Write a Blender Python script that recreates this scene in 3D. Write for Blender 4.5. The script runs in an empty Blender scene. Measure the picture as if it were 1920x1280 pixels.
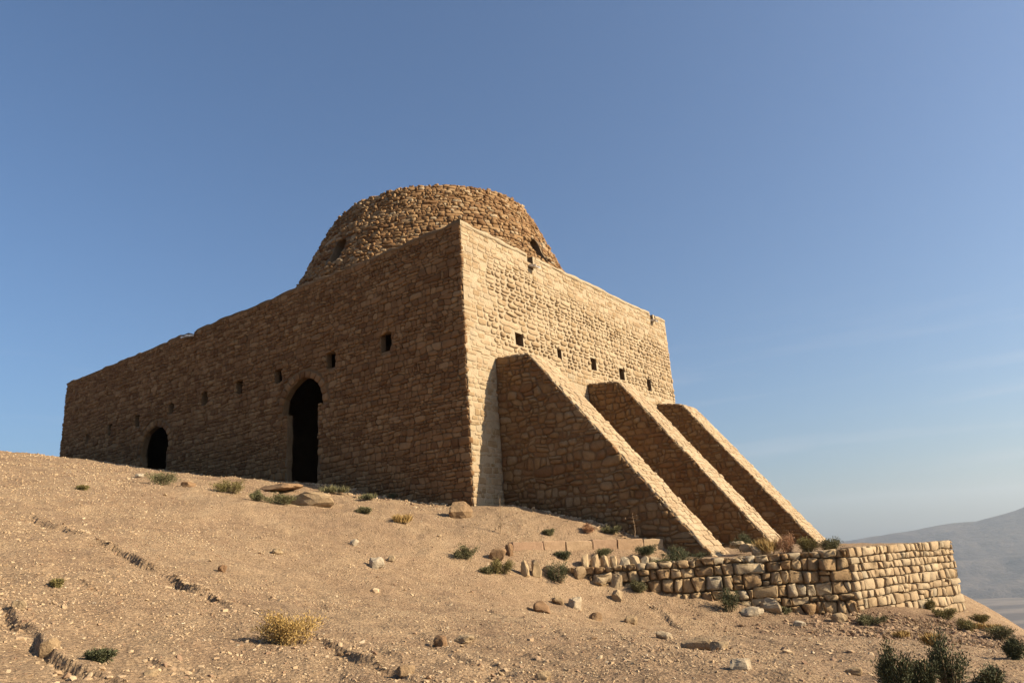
import bpy, bmesh, math, random
import numpy as np
from mathutils import Matrix, Vector

random.seed(7); rng = np.random.default_rng(7)
scene = bpy.context.scene
COL = scene.collection
R = math.radians

# ------------------------------------------------------------------ camera
FPX, PITCH, ROLL = 1403.5, R(16.65), R(3.914)          # focal length in pixels of a 1920 wide frame
cp, sp = math.cos(PITCH), math.sin(PITCH)
FW = np.array([0, cp, sp]); r0 = np.array([1., 0, 0]); u0 = np.array([0, -sp, cp])
RT = math.cos(ROLL)*r0 - math.sin(ROLL)*u0
UP = math.sin(ROLL)*r0 + math.cos(ROLL)*u0
cd = bpy.data.cameras.new('camera'); cam = bpy.data.objects.new('camera', cd); COL.objects.link(cam)
cd.sensor_fit = 'HORIZONTAL'; cd.sensor_width = 36; cd.lens = FPX/1920*36
cd.clip_start = .1; cd.clip_end = 40000
cam.matrix_world = Matrix(((RT[0], UP[0], -FW[0], 0), (RT[1], UP[1], -FW[1], 0), (RT[2], UP[2], -FW[2], 0), (0, 0, 0, 1)))
scene.camera = cam

# ------------------------------------------------------------------ sky, sun, exposure
SUN_EL, SUN_AZ = R(28.5), R(104)                        # azimuth clockwise from +Y
w = bpy.data.worlds.new('World'); scene.world = w; w.use_nodes = True
nt = w.node_tree; nt.nodes.clear()
wo = nt.nodes.new('ShaderNodeOutputWorld'); bg = nt.nodes.new('ShaderNodeBackground')
sky = nt.nodes.new('ShaderNodeTexSky'); sky.sky_type = 'NISHITA'; sky.sun_disc = False
sky.sun_elevation = SUN_EL; sky.sun_rotation = SUN_AZ; sky.altitude = 1000
sky.air_density = 1.3; sky.dust_density = 4.0; sky.ozone_density = 6.0
bg.inputs[1].default_value = 0.063
# faint streaks of high cloud low in the sky, all round the horizon
tcw = nt.nodes.new('ShaderNodeTexCoord'); mpw = nt.nodes.new('ShaderNodeMapping'); mpw.inputs['Scale'].default_value = (2.2, 2.2, 26); nt.links.new(tcw.outputs['Generated'], mpw.inputs[0])
nzw = nt.nodes.new('ShaderNodeTexNoise'); nzw.inputs['Scale'].default_value = 1.6; nzw.inputs['Detail'].default_value = 5; nt.links.new(mpw.outputs[0], nzw.inputs['Vector'])
rpw = nt.nodes.new('ShaderNodeValToRGB'); rpw.color_ramp.elements[0].position = .52; rpw.color_ramp.elements[1].position = .78; nt.links.new(nzw.outputs['Fac'], rpw.inputs[0])
spw = nt.nodes.new('ShaderNodeSeparateXYZ'); nt.links.new(tcw.outputs['Generated'], spw.inputs[0])
elw = nt.nodes.new('ShaderNodeValToRGB'); e_ = elw.color_ramp.elements; e_[0].position = 0; e_[1].position = .30; e_[1].color = (0, 0, 0, 1); e_.new(.12).color = (1, 1, 1, 1); nt.links.new(spw.outputs[2], elw.inputs[0])
mlw = nt.nodes.new('ShaderNodeMath'); mlw.operation = 'MULTIPLY'; nt.links.new(rpw.outputs[0], mlw.inputs[0]); nt.links.new(elw.outputs[0], mlw.inputs[1])
m2w = nt.nodes.new('ShaderNodeMath'); m2w.operation = 'MULTIPLY'; m2w.inputs[1].default_value = .25; nt.links.new(mlw.outputs[0], m2w.inputs[0])
mxw = nt.nodes.new('ShaderNodeMix'); mxw.data_type = 'RGBA'; nt.links.new(m2w.outputs[0], mxw.inputs[0]); nt.links.new(sky.outputs[0], mxw.inputs[6]); mxw.inputs[7].default_value = (6.0, 5.7, 5.9, 1)
nt.links.new(mxw.outputs[2], bg.inputs[0]); nt.links.new(bg.outputs[0], wo.inputs[0])
sd = bpy.data.lights.new('sun', 'SUN'); sd.energy = 5.0; sd.angle = R(.5); sd.color = (1, .86, .64)
so = bpy.data.objects.new('sun', sd); COL.objects.link(so)
SV = Vector((math.cos(SUN_EL)*math.sin(SUN_AZ), math.cos(SUN_EL)*math.cos(SUN_AZ), math.sin(SUN_EL)))
so.rotation_euler = SV.to_track_quat('Z', 'Y').to_euler(); so.location = (60, -20, 60)
vs = scene.view_settings
vs.view_transform = 'Standard'; vs.look = 'None'; vs.exposure = 1.17; vs.gamma = 1; vs.use_curve_mapping = False

# ------------------------------------------------------------------ helpers
def aim(px):                                            # viewing direction through a point of the photograph
    d = FW + RT*(px[0]-960)/FPX - UP*(px[1]-640)/FPX
    return d
def pix(P):
    P = np.atleast_2d(P); z = P@FW
    return np.stack([960+FPX*(P@RT)/z, 640-FPX*(P@UP)/z], 1)

def hash2(ix, iy, s):
    n = (ix*374761393 + iy*668265263 + s*974634777) & 0xffffffff
    n = ((n ^ (n >> 13))*1274126177) & 0xffffffff
    n = (n ^ (n >> 16)) & 0xffffffff
    return n/4294967295.0
def vnoise(x, y, s=0):
    x = np.asarray(x, float); y = np.asarray(y, float)
    fx, fy = np.floor(x), np.floor(y); ix, iy = fx.astype(np.int64), fy.astype(np.int64)
    tx, ty = x-fx, y-fy; tx = tx*tx*(3-2*tx); ty = ty*ty*(3-2*ty)
    a = hash2(ix, iy, s); b = hash2(ix+1, iy, s); c = hash2(ix, iy+1, s); d = hash2(ix+1, iy+1, s)
    return (a+(b-a)*tx)*(1-ty) + (c+(d-c)*tx)*ty - .5
def h1(ix, iy, s):
    n = (ix*374761393 + iy*668265263 + s*974634777) & 0xffffffff
    n = ((n ^ (n >> 13))*1274126177) & 0xffffffff
    return ((n ^ (n >> 16)) & 0xffffffff)/4294967295.0
def vn1(x, y, s=0):                                     # the same noise for one point
    ix, iy = math.floor(x), math.floor(y); tx, ty = x-ix, y-iy; tx = tx*tx*(3-2*tx); ty = ty*ty*(3-2*ty)
    a, b, c, d = h1(ix, iy, s), h1(ix+1, iy, s), h1(ix, iy+1, s), h1(ix+1, iy+1, s)
    return (a+(b-a)*tx)*(1-ty) + (c+(d-c)*tx)*ty - .5
def fbm(x, y, s=0, o=4):
    r = 0; a = 1
    for k in range(o):
        r = r + a*vnoise(x*2**k+k*17.3, y*2**k-k*9.1, s+k); a *= .5
    return r

def mesh_obj(name, V, F, mat, parent=None, rnd=None, smooth=True, loc=None, tint=None):
    me = bpy.data.meshes.new(name)
    V = np.asarray(V, float)
    if loc is not None: V = V - np.asarray(loc)
    me.from_pydata(V.tolist(), [], F if isinstance(F, list) else F.tolist())
    if rnd is not None:
        a = me.attributes.new('rnd', 'FLOAT', 'POINT'); a.data.foreach_set('value', np.broadcast_to(np.asarray(rnd, np.float32), (len(V),)).astype(np.float32).copy())
    if smooth: me.polygons.foreach_set('use_smooth', [True]*len(me.polygons))
    for m in (mat if isinstance(mat, (list, tuple)) else [mat]): me.materials.append(m)
    me.update()
    o = bpy.data.objects.new(name, me); COL.objects.link(o)
    if loc is not None: o.location = tuple(float(t) for t in loc)
    if parent is not None:
        o.parent = parent
        o.location = tuple(a-b for a, b in zip(o.location, world_loc(parent)))
    return o
def world_loc(o):
    l = Vector((0, 0, 0))
    while o is not None: l = l + o.location; o = o.parent
    return l
def empty(name, loc, label=None, cat=None, group=None):
    o = bpy.data.objects.new(name, None); COL.objects.link(o); o.location = tuple(float(t) for t in loc); o.empty_display_size = .3
    tag(o, label, cat, group); return o
def tag(o, label=None, cat=None, group=None, kind=None):
    if label: o['label'] = label
    if cat: o['category'] = cat
    if group: o['group'] = group
    if kind: o['kind'] = kind
    return o

# ------------------------------------------------------------------ materials
ALB = .62
def sc(c): return tuple(t*ALB for t in c)
def new_mat(name):
    m = bpy.data.materials.new(name); m.use_nodes = True; n = m.node_tree
    b = n.nodes['Principled BSDF']; b.inputs['Roughness'].default_value = .92
    b.inputs['Specular IOR Level'].default_value = .15
    return m, n, b
def nd(n, t, **k):
    x = n.nodes.new(t)
    for a, v in k.items(): setattr(x, a, v)
    return x
def ramp(n, fac, stops):
    r = nd(n, 'ShaderNodeValToRGB'); e = r.color_ramp.elements
    while len(e) < len(stops): e.new(.5)
    for q, (p, c) in zip(e, stops): q.position = p; q.color = (*c, 1)
    n.links.new(fac, r.inputs[0]); return r.outputs[0]
def noise(n, scale, detail=4, rough=.6, vec=None, dist=0):
    t = nd(n, 'ShaderNodeTexNoise'); t.inputs['Scale'].default_value = scale; t.inputs['Detail'].default_value = detail
    t.inputs['Roughness'].default_value = rough; t.inputs['Distortion'].default_value = dist
    if vec is not None: n.links.new(vec, t.inputs['Vector'])
    return t.outputs['Fac']
def mixc(n, fac, a, b, mode='MIX'):
    x = nd(n, 'ShaderNodeMix', data_type='RGBA', blend_type=mode)
    for i, v in ((0, fac), (6, a), (7, b)):
        if hasattr(v, 'is_output'): n.links.new(v, x.inputs[i])
        elif i == 0: x.inputs[0].default_value = v
        else: x.inputs[i].default_value = (*v, 1)
    return x.outputs[2]
def bump(n, b, h, strength, dist, prev=None):
    x = nd(n, 'ShaderNodeBump'); x.inputs['Strength'].default_value = strength; x.inputs['Distance'].default_value = dist
    n.links.new(h, x.inputs['Height'])
    if prev is not None: n.links.new(prev, x.inputs['Normal'])
    n.links.new(x.outputs[0], b.inputs['Normal']); return x.outputs[0]
def pos(n): return nd(n, 'ShaderNodeNewGeometry').outputs['Position']

def stone_mat(name, stops, var=.35, bs=.6, smear=None, amt=(.45, .62)):
    m, n, b = new_mat(name); P = pos(n)
    at = nd(n, 'ShaderNodeAttribute', attribute_name='rnd')
    c = ramp(n, at.outputs['Fac'], [(p, sc(q)) for p, q in stops])
    f1 = noise(n, 9, 6, .65, P); f2 = noise(n, 55, 5, .7, P); f3 = noise(n, 1.1, 3, .5, P)
    c = mixc(n, var, c, ramp(n, f1, [(.3, (.45, .40, .36)), (.7, (1.0, 1.0, 1.0))]), 'MULTIPLY')
    c = mixc(n, .30, c, ramp(n, f2, [(.35, (.5, .45, .42)), (.65, (1, 1, 1))]), 'MULTIPLY')
    if smear:
        fs_ = noise(n, 2.7, 6, .7, P, .6); c = mixc(n, ramp(n, fs_, [(amt[0], (0, 0, 0)), (amt[1], (.85, .85, .85))]), c, sc(smear))
    c = mixc(n, .40, c, ramp(n, f3, [(.35, (.72, .66, .60)), (.62, (1, 1, 1))]), 'MULTIPLY')
    n.links.new(c, b.inputs['Base Color'])
    p = bump(n, b, f1, bs, .03); bump(n, b, f2, bs*.8, .012, p)
    return m
def earth_mat(name, a, c2, s=3., bs=.7, streak=False):
    m, n, b = new_mat(name); P = pos(n)
    f0 = noise(n, .9, 4, .6, P); f1 = noise(n, s*3, 6, .65, P); f2 = noise(n, 48, 5, .75, P)
    c = ramp(n, f0, [(.3, sc(a)), (.7, sc(c2))])
    c = mixc(n, .45, c, ramp(n, f1, [(.3, (.55, .5, .45)), (.65, (1, 1, 1))]), 'MULTIPLY')
    c = mixc(n, .35, c, ramp(n, f2, [(.32, (.5, .46, .42)), (.6, (1, 1, 1))]), 'MULTIPLY')
    n.links.new(c, b.inputs['Base Color'])
    p = bump(n, b, f1, bs, .05); bump(n, b, f2, bs, .015, p)
    return m

M = {}
M['shade_wall_stone'] = stone_mat('shade_wall_stone', [(0, (.25, .128, .055)), (.25, (.33, .18, .08)), (.5, (.39, .22, .10)), (.75, (.43, .25, .118)), (1, (.52, .33, .165))], smear=(.36, .22, .105), amt=(.55, .75))  # brown rubble, albedo lowered further to deepen the shade on the long wall
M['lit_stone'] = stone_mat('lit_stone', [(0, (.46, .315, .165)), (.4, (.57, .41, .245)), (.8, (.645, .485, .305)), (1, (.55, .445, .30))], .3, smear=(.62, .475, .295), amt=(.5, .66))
M['dome_stone'] = stone_mat('dome_stone', [(0, (.24, .125, .055)), (.3, (.40, .225, .10)), (.6, (.49, .295, .14)), (.85, (.58, .375, .19)), (1, (.64, .49, .31))], .5, .8)
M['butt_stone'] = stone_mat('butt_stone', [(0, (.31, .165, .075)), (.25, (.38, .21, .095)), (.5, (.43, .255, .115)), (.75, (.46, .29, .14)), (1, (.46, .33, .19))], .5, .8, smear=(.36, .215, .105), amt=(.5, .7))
M['ret_stone'] = stone_mat('ret_stone', [(0, (.54, .35, .18)), (.4, (.66, .46, .25)), (.8, (.76, .57, .34)), (1, (.70, .58, .40))], .45, .9)
M['rock'] = stone_mat('rock', [(0, (.40, .24, .13)), (.4, (.52, .36, .20)), (.8, (.62, .47, .29)), (1, (.74, .62, .45))], .5, .9)
M['kerb'] = stone_mat('kerb', [(0, (.54, .35, .22)), (.5, (.58, .39, .235)), (1, (.60, .43, .26))], .3, .7)
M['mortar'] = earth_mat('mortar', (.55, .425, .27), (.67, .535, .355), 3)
M['shade_brown_mortar'] = earth_mat('shade_brown_mortar', (.26, .165, .085), (.36, .235, .13), 3)  # brown mortar of the long wall, colour darkened to add to its shade
M['dome_mortar'] = earth_mat('dome_mortar', (.24, .16, .095), (.32, .22, .13), 3)
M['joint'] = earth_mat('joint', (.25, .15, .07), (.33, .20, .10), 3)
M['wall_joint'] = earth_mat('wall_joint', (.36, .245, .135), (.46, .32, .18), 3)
M['metal'] = None
m, n, b = new_mat('galvanised'); b.inputs['Base Color'].default_value = (.62, .60, .57, 1); b.inputs['Roughness'].default_value = .5; b.inputs['Metallic'].default_value = .3
f = noise(n, 14, 4, .6, pos(n)); n.links.new(ramp(n, f, [(.35, (.42, .38, .33)), (.6, (.66, .64, .61))]), b.inputs['Base Color']); M['metal'] = m

def nd_map(n, v, a, b):
    m = nd(n, 'ShaderNodeMapRange'); m.inputs[1].default_value = a; m.inputs[2].default_value = b; n.links.new(v, m.inputs[0]); return m.outputs[0]
def ground_mat():
    m, n, b = new_mat('dry_earth'); P = pos(n)
    f0 = noise(n, .55, 7, .68, P, .9); f1 = noise(n, 2.6, 5, .6, P); f2 = noise(n, 17, 5, .7, P); f3 = noise(n, 70, 4, .75, P)
    c = ramp(n, f0, [(.25, sc((.49, .325, .205))), (.5, sc((.65, .455, .28))), (.75, sc((.77, .56, .345)))])
    c = mixc(n, .45, c, ramp(n, f1, [(.3, (.62, .57, .52)), (.65, (1, 1, 1))]), 'MULTIPLY')
    c = mixc(n, .50, c, ramp(n, f2, [(.33, (.48, .43, .40)), (.52, (.95, .95, .95)), (.72, (1.15, 1.15, 1.13))]), 'MULTIPLY')
    c = mixc(n, .45, c, ramp(n, f3, [(.33, (.45, .40, .37)), (.55, (1, 1, 1))]), 'MULTIPLY')
    vo = nd(n, 'ShaderNodeTexVoronoi'); vo.inputs['Scale'].default_value = 26; n.links.new(P, vo.inputs['Vector'])
    sh = nd(n, 'ShaderNodeSeparateColor'); n.links.new(vo.outputs['Color'], sh.inputs[0])
    peb = ramp(n, sh.outputs[0], [(.0, (.55, .48, .43)), (.35, (.9, .87, .84)), (.7, (1.05, 1.03, 1)), (1, (1.5, 1.48, 1.42))])
    edge = ramp(n, vo.outputs['Distance'], [(.25, (1, 1, 1)), (.5, (.62, .56, .5))])
    c = mixc(n, .40, c, mixc(n, 1, peb, edge, 'MULTIPLY'), 'MULTIPLY')
    # dark litter soil on the bank beyond the wall corner
    vm = nd(n, 'ShaderNodeVectorMath', operation='DISTANCE'); vm.inputs[1].default_value = (8.9, 15.6, -1.8); n.links.new(P, vm.inputs[0])
    ad = nd(n, 'ShaderNodeMath', operation='MULTIPLY_ADD'); ad.inputs[1].default_value = 3.2; n.links.new(f1, ad.inputs[0]); n.links.new(vm.outputs['Value'], ad.inputs[2])
    c = mixc(n, ramp(n, nd_map(n, ad.outputs[0], 4.4, 6.8), [(.0, (.8, .8, .8)), (1, (0, 0, 0))]), c, (.15, .092, .056))
    # far plain: banded, darker scrub and pale tracks, chosen by true height of the land
    sx = nd(n, 'ShaderNodeSeparateXYZ'); n.links.new(P, sx.inputs[0])
    mp = nd(n, 'ShaderNodeMapRange'); mp.inputs[1].default_value = -60; mp.inputs[2].default_value = -200; n.links.new(sx.outputs[2], mp.inputs[0])
    mapn = nd(n, 'ShaderNodeMapping'); mapn.inputs['Scale'].default_value = (.0006, .0042, 0); mapn.inputs['Rotation'].default_value = (0, 0, R(20)); n.links.new(P, mapn.inputs[0])
    fp = noise(n, 1, 5, .6, mapn.outputs[0], .5)
    cpn = ramp(n, fp, [(.38, (.05, .036, .028)), (.5, (.075, .053, .04)), (.58, (.16, .12, .09)), (.68, (.07, .052, .038))])
    c = mixc(n, mp.outputs[0], c, cpn)
    n.links.new(c, b.inputs['Base Color'])
    inv = nd(n, 'ShaderNodeMath', operation='SUBTRACT'); inv.inputs[0].default_value = 1; n.links.new(vo.outputs['Distance'], inv.inputs[1])
    p = bump(n, b, f2, .9, .06); p = bump(n, b, f3, .8, .02, p); p = bump(n, b, inv.outputs[0], .8, .025, p)
    return m
M['ground'] = ground_mat()
m, n, b = new_mat('mountain_rock'); P = pos(n)
f = noise(n, .004, 8, .65, P); n.links.new(ramp(n, f, [(.35, (.045, .036, .034)), (.6, (.095, .075, .064))]), b.inputs['Base Color']); bump(n, b, f, 1, 60); M['mountain'] = m
m, n, b = new_mat('gravel'); at = nd(n, 'ShaderNodeAttribute', attribute_name='rnd')
c = ramp(n, at.outputs['Fac'], [(p, sc(q)) for p, q in [(0, (.36, .22, .135)), (.3, (.55, .38, .225)), (.6, (.63, .45, .27)), (.9, (.66, .49, .30)), (1, (.74, .60, .42))]])
n.links.new(c, b.inputs['Base Color']); M['gravel'] = m
def leaf_mat(name, a, c):
    m, n, b = new_mat(name); at = nd(n, 'ShaderNodeAttribute', attribute_name='rnd')
    n.links.new(ramp(n, at.outputs['Fac'], [(0, a), (1, c)]), b.inputs['Base Color']); b.inputs['Roughness'].default_value = .75
    return m
M['green'] = leaf_mat('green_leaf', (.08, .076, .035), (.175, .155, .072))
M['dark'] = leaf_mat('dark_leaf', (.04, .043, .02), (.10, .10, .047))
M['olive'] = leaf_mat('olive_leaf', (.10, .085, .03), (.22, .175, .065))
M['dry'] = leaf_mat('dry_leaf', (.25, .155, .05), (.42, .28, .10))
M['red'] = leaf_mat('reddish_leaf', (.26, .13, .065), (.38, .22, .12))
M['twig'] = leaf_mat('twig', (.13, .085, .05), (.24, .16, .09))

# ------------------------------------------------------------------ site geometry
Z = np.array([0, 0, 1.])
AL = R(54.186)
C0 = np.array([-1.422, 21.954, 0.])                     # near corner of the temple
dR = np.array([math.cos(AL), math.sin(AL), 0]); dL = np.array([-math.sin(AL), math.cos(AL), 0])
nR, nL = -dL, -dR
LEN_L, LEN_R, ZTOP = 27.2, 14.95, 10.72
def site(u, v, z=0): return C0 + dR*u + nR*v + Z*z      # u along the sunlit wall, v outward from it

# ------------------------------------------------------------------ ground: one sheet out to the horizon
def wl(wd, z): q = C0+dL*wd; return (q[0], q[1], z)
def ray_u(px, u0_):                                     # where a line of sight meets the vertical plane u = u0_ of the site
    d = aim(px); t = (C0@dR+u0_)/(d@dR); return tuple(d*t)
def ray_y(px, y): d = aim(px); return tuple(d*y/d[1])
CRL = ray_u((0, 849), -6.0)
CT = [(0, 0, -1.6), (0, -8, -2.9), (-10, -4, -.7), (9, -4, -3.2), (-12, 8, 1.55), (-20, 20, 4.2), (-9, 16, 2.05), (-13, 25, 4.0),
      wl(0, 1.72), wl(4, 2.45), wl(7, 3.08), wl(10.5, 3.6), wl(13.25, 4.08), wl(18, 5.0), wl(22.5, 5.95), ray_u((112, 860), -4.6), wl(26, 6.5), CRL, (-36, 31, 7.3),
      tuple(site(1.5, 1.9, 1.27)), tuple(site(1.5, 4.98, .25)), ray_y((962, 1043), 18.15), ray_y((1030, 1044), 18.45), ray_y((1100, 1045), 18.85), ray_y((1180, 1040), 19.3), ray_y((1100, 1086), 18.2), ray_y((1000, 1084), 17.5),
      (3.02, 18.1, -.86), (4.9, 18.0, -1.23), (6.03, 17.9, -1.5), (7.1, 17.8, -1.62), (7.7, 18.3, -1.46), (9.2, 19.4, -1.5), (11.35, 20.9, -1.88),
      (11.27, 20, -2.1), (10.26, 17, -2.2), (4.73, 8, -1.42), (5.5, 12, -1.44), (3.15, 7, -1.18), (1.82, 6.3, -1.0), (-.19, 6.5, -.90), (-2, 6, -.71), (-3.3, 5, -.49),
      (6, 21, -.75), (9, 24, -.8), (12, 30, -.8), (16, 36, -1.2), (0, 30, 2), (-10, 42, 5), (0, 50, 3), (-20, 55, 6), (12, 50, 0)]
CT = np.array(CT)
def tk(r2): return .5*r2*np.log(r2+1e-9)
def fit_tps(CT):
    n = len(CT); d = CT[:, None, :2]-CT[None, :, :2]; K = tk((d**2).sum(-1)) + np.eye(n)*.02
    P = np.c_[np.ones(n), CT[:, :2]]; A = np.block([[K, P], [P.T, np.zeros((3, 3))]])
    return np.linalg.solve(A, np.r_[CT[:, 2], 0, 0, 0])
TW = fit_tps(CT)
XB = ([-30, 0, 8, 17, 21, 30, 45, 60], [2, 5.5, 7.5, 10.6, 11.7, 14.5, 15, 12])
PLAIN = -270.
def base_h(x, y):
    r = np.hypot(x, y); k = np.minimum(1, 62/np.maximum(r, 1e-6)); xx, yy = x*k, y*k
    out = np.empty_like(xx)
    for i in range(0, len(xx), 40000):
        a, c = xx[i:i+40000], yy[i:i+40000]
        r2 = (a[:, None]-CT[:, 0])**2 + (c[:, None]-CT[:, 1])**2
        out[i:i+40000] = tk(r2)@TW[:-3] + TW[-3] + TW[-2]*a + TW[-1]*c
    d1 = np.maximum(0, x-np.interp(y, *XB)); d2 = np.maximum(0, r-47)
    d3 = np.maximum(0, -y-10)
    ul = (x-C0[0])*dR[0]+(y-C0[1])*dR[1]; wl__ = (x-C0[0])*dL[0]+(y-C0[1])*dL[1]
    d4 = np.maximum(0, ul+5.4)*np.clip((wl__-26.0)/2.0, 0, 1)
    z = out - .62*d1*d1/(d1+1.6) - .36*d2*d2/(d2+9) - .3*d3*d3/(d3+6) - .6*d4*d4/(d4+.8)
    far = np.clip((r-60)/300, 0, 1)
    z = z + far*14*fbm(x/160, y/160, 31, 4)
    pl = PLAIN + 5*fbm(x/900, y/900, 33, 3)
    return np.where(z > pl+6, z, pl + 6*np.exp(np.clip((z-pl-6)/6, -40, 0)))
def rough_h(x, y):
    r = np.hypot(x, y); near = np.clip(1.5-r/70, 0, 1)
    b = fbm(x/.35, y/.35, 5, 3)
    return near*(.16*fbm(x/3.1, y/3.1, 3, 2) + .06*fbm(x/1.0, y/1.0, 4, 2) + .052*b + .018*fbm(x/.11, y/.11, 8, 2))
def march(px, fn=None, y0=3., y1=60.):
    d = aim(px); t = np.linspace(y0, y1, 3000)/d[1]; P = t[:, None]*d
    below = np.nonzero(P[:, 2] < (fn or base_h)(P[:, 0], P[:, 1]))[0]
    return P[below[0]] if len(below) else None

# little eroded ledges, traced on the slope, each with a drop on its downhill (left) side
LEDGES = [([(0, 955), (60, 968), (120, 995), (190, 1022), (260, 1055), (330, 1090), (400, 1118), (450, 1143)], .17, .22),
          ([(0, 1130), (40, 1165), (80, 1205), (130, 1235), (200, 1255), (250, 1278)], .14, .35),
          ([(80, 1085), (150, 1095), (200, 1112), (250, 1130)], .05, .35),
          ([(280, 1215), (330, 1235), (380, 1250), (430, 1275)], .08, .4),
          ([(560, 1180), (610, 1203), (660, 1228), (720, 1248), (790, 1275)], .09, .4),
          ([(780, 1195), (840, 1225), (900, 1262)], .05, .3),
          ([(1215, 1130), (1240, 1150), (1270, 1175), (1285, 1186)], .11, .35),
          ([(1340, 1165), (1400, 1190), (1450, 1215)], .05, .3),
          ([(880, 1235), (930, 1250), (975, 1272)], .05, .3),
          ([(1130, 1180), (1180, 1215), (1240, 1240)], .04, .3)]
lr = random.Random(41)
for k in range(34):
    x0, y0 = (lr.uniform(40, 1500), lr.uniform(1080, 1275)); ln = lr.uniform(25, 80)
    if y0 < 1130 and x0 > 900: continue
    LEDGES.append(([(x0+ln*q, y0+ln*q*(.42+.12*math.sin(k+q*3))) for q in (0, .33, .66, 1)], lr.uniform(.03, .065), lr.uniform(.15, .3)))
LP = []
for pts, A, wd in LEDGES:
    q = [march(p) for p in pts]; LP.append((np.array([t[:2] for t in q if t is not None]), A, wd))
def ledge_h(x, y):
    out = np.zeros_like(x)
    wob = .13*fbm(x/.6, y/.6, 12, 3) + .03*fbm(x/.16, y/.16, 14, 2)
    for k, (Q, A, wd) in enumerate(LP):
        lo = Q.min(0)-1.4; hi = Q.max(0)+1.4
        m = np.nonzero((x > lo[0]) & (x < hi[0]) & (y > lo[1]) & (y < hi[1]))[0]
        if not len(m): continue
        px, py = x[m], y[m]; best = np.full(len(m), 9.); sd_ = np.zeros(len(m)); al = np.zeros(len(m)); L = 0
        tot = np.linalg.norm(np.diff(Q, axis=0), axis=1).sum()
        for a, b_ in zip(Q[:-1], Q[1:]):
            t = b_-a; ln = np.linalg.norm(t); t = t/ln
            s = np.clip((px-a[0])*t[0]+(py-a[1])*t[1], 0, ln)
            d = np.hypot(px-a[0]-t[0]*s, py-a[1]-t[1]*s)
            cr = t[0]*(py-a[1])-t[1]*(px-a[0])
            u = d < best; best = np.where(u, d, best); sd_ = np.where(u, np.sign(cr)*d, sd_); al = np.where(u, (L+s)/tot, al); L += ln
        # lines run from the far left to the near right; the sun side (left of travel) stays high
        s = sd_ + wob[m]
        amp = .62*A*np.clip(1.05+1.3*vnoise(al*tot/.5, 0*al+k, 21), .5, 1.5)*np.clip(np.minimum(al, 1-al)*8, 0, 1)
        lo_ = np.where(s < 0, np.exp(s/wd)*np.clip(-s/.045, 0, 1), 0)
        hi_ = np.where(s >= 0, np.exp(-s/(wd*1.1)), np.clip(1+s/.045, 0, 1))
        out[m] += amp*(-.45*lo_ + .38*hi_)
    return out
def H(x, y):
    x = np.atleast_1d(np.asarray(x, float)); y = np.atleast_1d(np.asarray(y, float))
    z = base_h(x, y); r = np.hypot(x, y); m = r < 110
    if m.any():
        z[m] += rough_h(x[m], y[m]) + ledge_h(x[m], y[m])
    return z
def at(px, sink=0.):
    P = march(px, H)
    return P - Z*sink

def build_ground():
    az = np.r_[np.arange(-180, -47, 4.), np.arange(-46, 46.01, .16), np.arange(48, 180, 4.)]
    rad = [.25, .7, 1.2, 1.7]; r = 2.0
    while r < 50: rad.append(r); r *= 1.0072
    while r < 9000: rad.append(r); r *= 1.055
    rad = np.array(rad+[9000.]); A = np.radians(az)
    X = (rad[:, None]*np.sin(A)).ravel(); Y = (rad[:, None]*np.cos(A)).ravel(); ZZ = H(X, Y)
    na = len(az); nr = len(rad)
    i = np.arange(nr-1)[:, None]*na; j = np.arange(na); k = (j+1) % na
    F = np.stack([i+j, i+k, i+na+k, i+na+j], -1).reshape(-1, 4)
    V = np.c_[X, Y, ZZ]; V = np.r_[V, [[0, 0, -1.6]]]
    F = F.tolist()+[[len(V)-1, int(q), int(p)] for p, q in zip(j, k)]
    o = mesh_obj('ground', V, F, M['ground']); tag(o, 'dry stony hillside sloping up to the temple', kind='structure')
build_ground()

# terrace behind the retaining wall
def build_terrace():
    FP = np.array([(1.1, 18.75), (4, 18.55), (7.25, 18.3), (9.2, 19.75), (11.15, 21.3), (13.2, 25.5), (14.6, 30.5)]); fs = np.linspace(0, 1, len(FP))
    ns, ntt = 90, 70; V = []
    for a in range(ns):
        s = a/(ns-1); f = np.array([np.interp(s, fs, FP[:, 0]), np.interp(s, fs, FP[:, 1])]); bk = site(1.6+13.6*s, -.3)[:2]
        for c in range(ntt):
            t = c/(ntt-1); q = f+(bk-f)*t
            V.append((q[0], q[1], -.19+.62*t + .07*float(fbm(q[0]/.7, q[1]/.7, 41, 4))))
    V = np.array(V); F = []
    for a in range(ns-1):
        for c in range(ntt-1): k = a*ntt+c; F.append([k, k+ntt, k+ntt+1, k+1])
    edge = [a*ntt for a in range(ns)] + [(ns-1)*ntt+c for c in range(1, ntt)]
    low = len(V); V = np.r_[V, V[edge]-Z*3.5]
    for k in range(len(edge)-1): F.append([edge[k], low+k, low+k+1, edge[k+1]])
    tag(mesh_obj('terrace', V, F, M['ground']), 'level earth terrace held by the retaining wall', kind='structure')
build_terrace()

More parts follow.
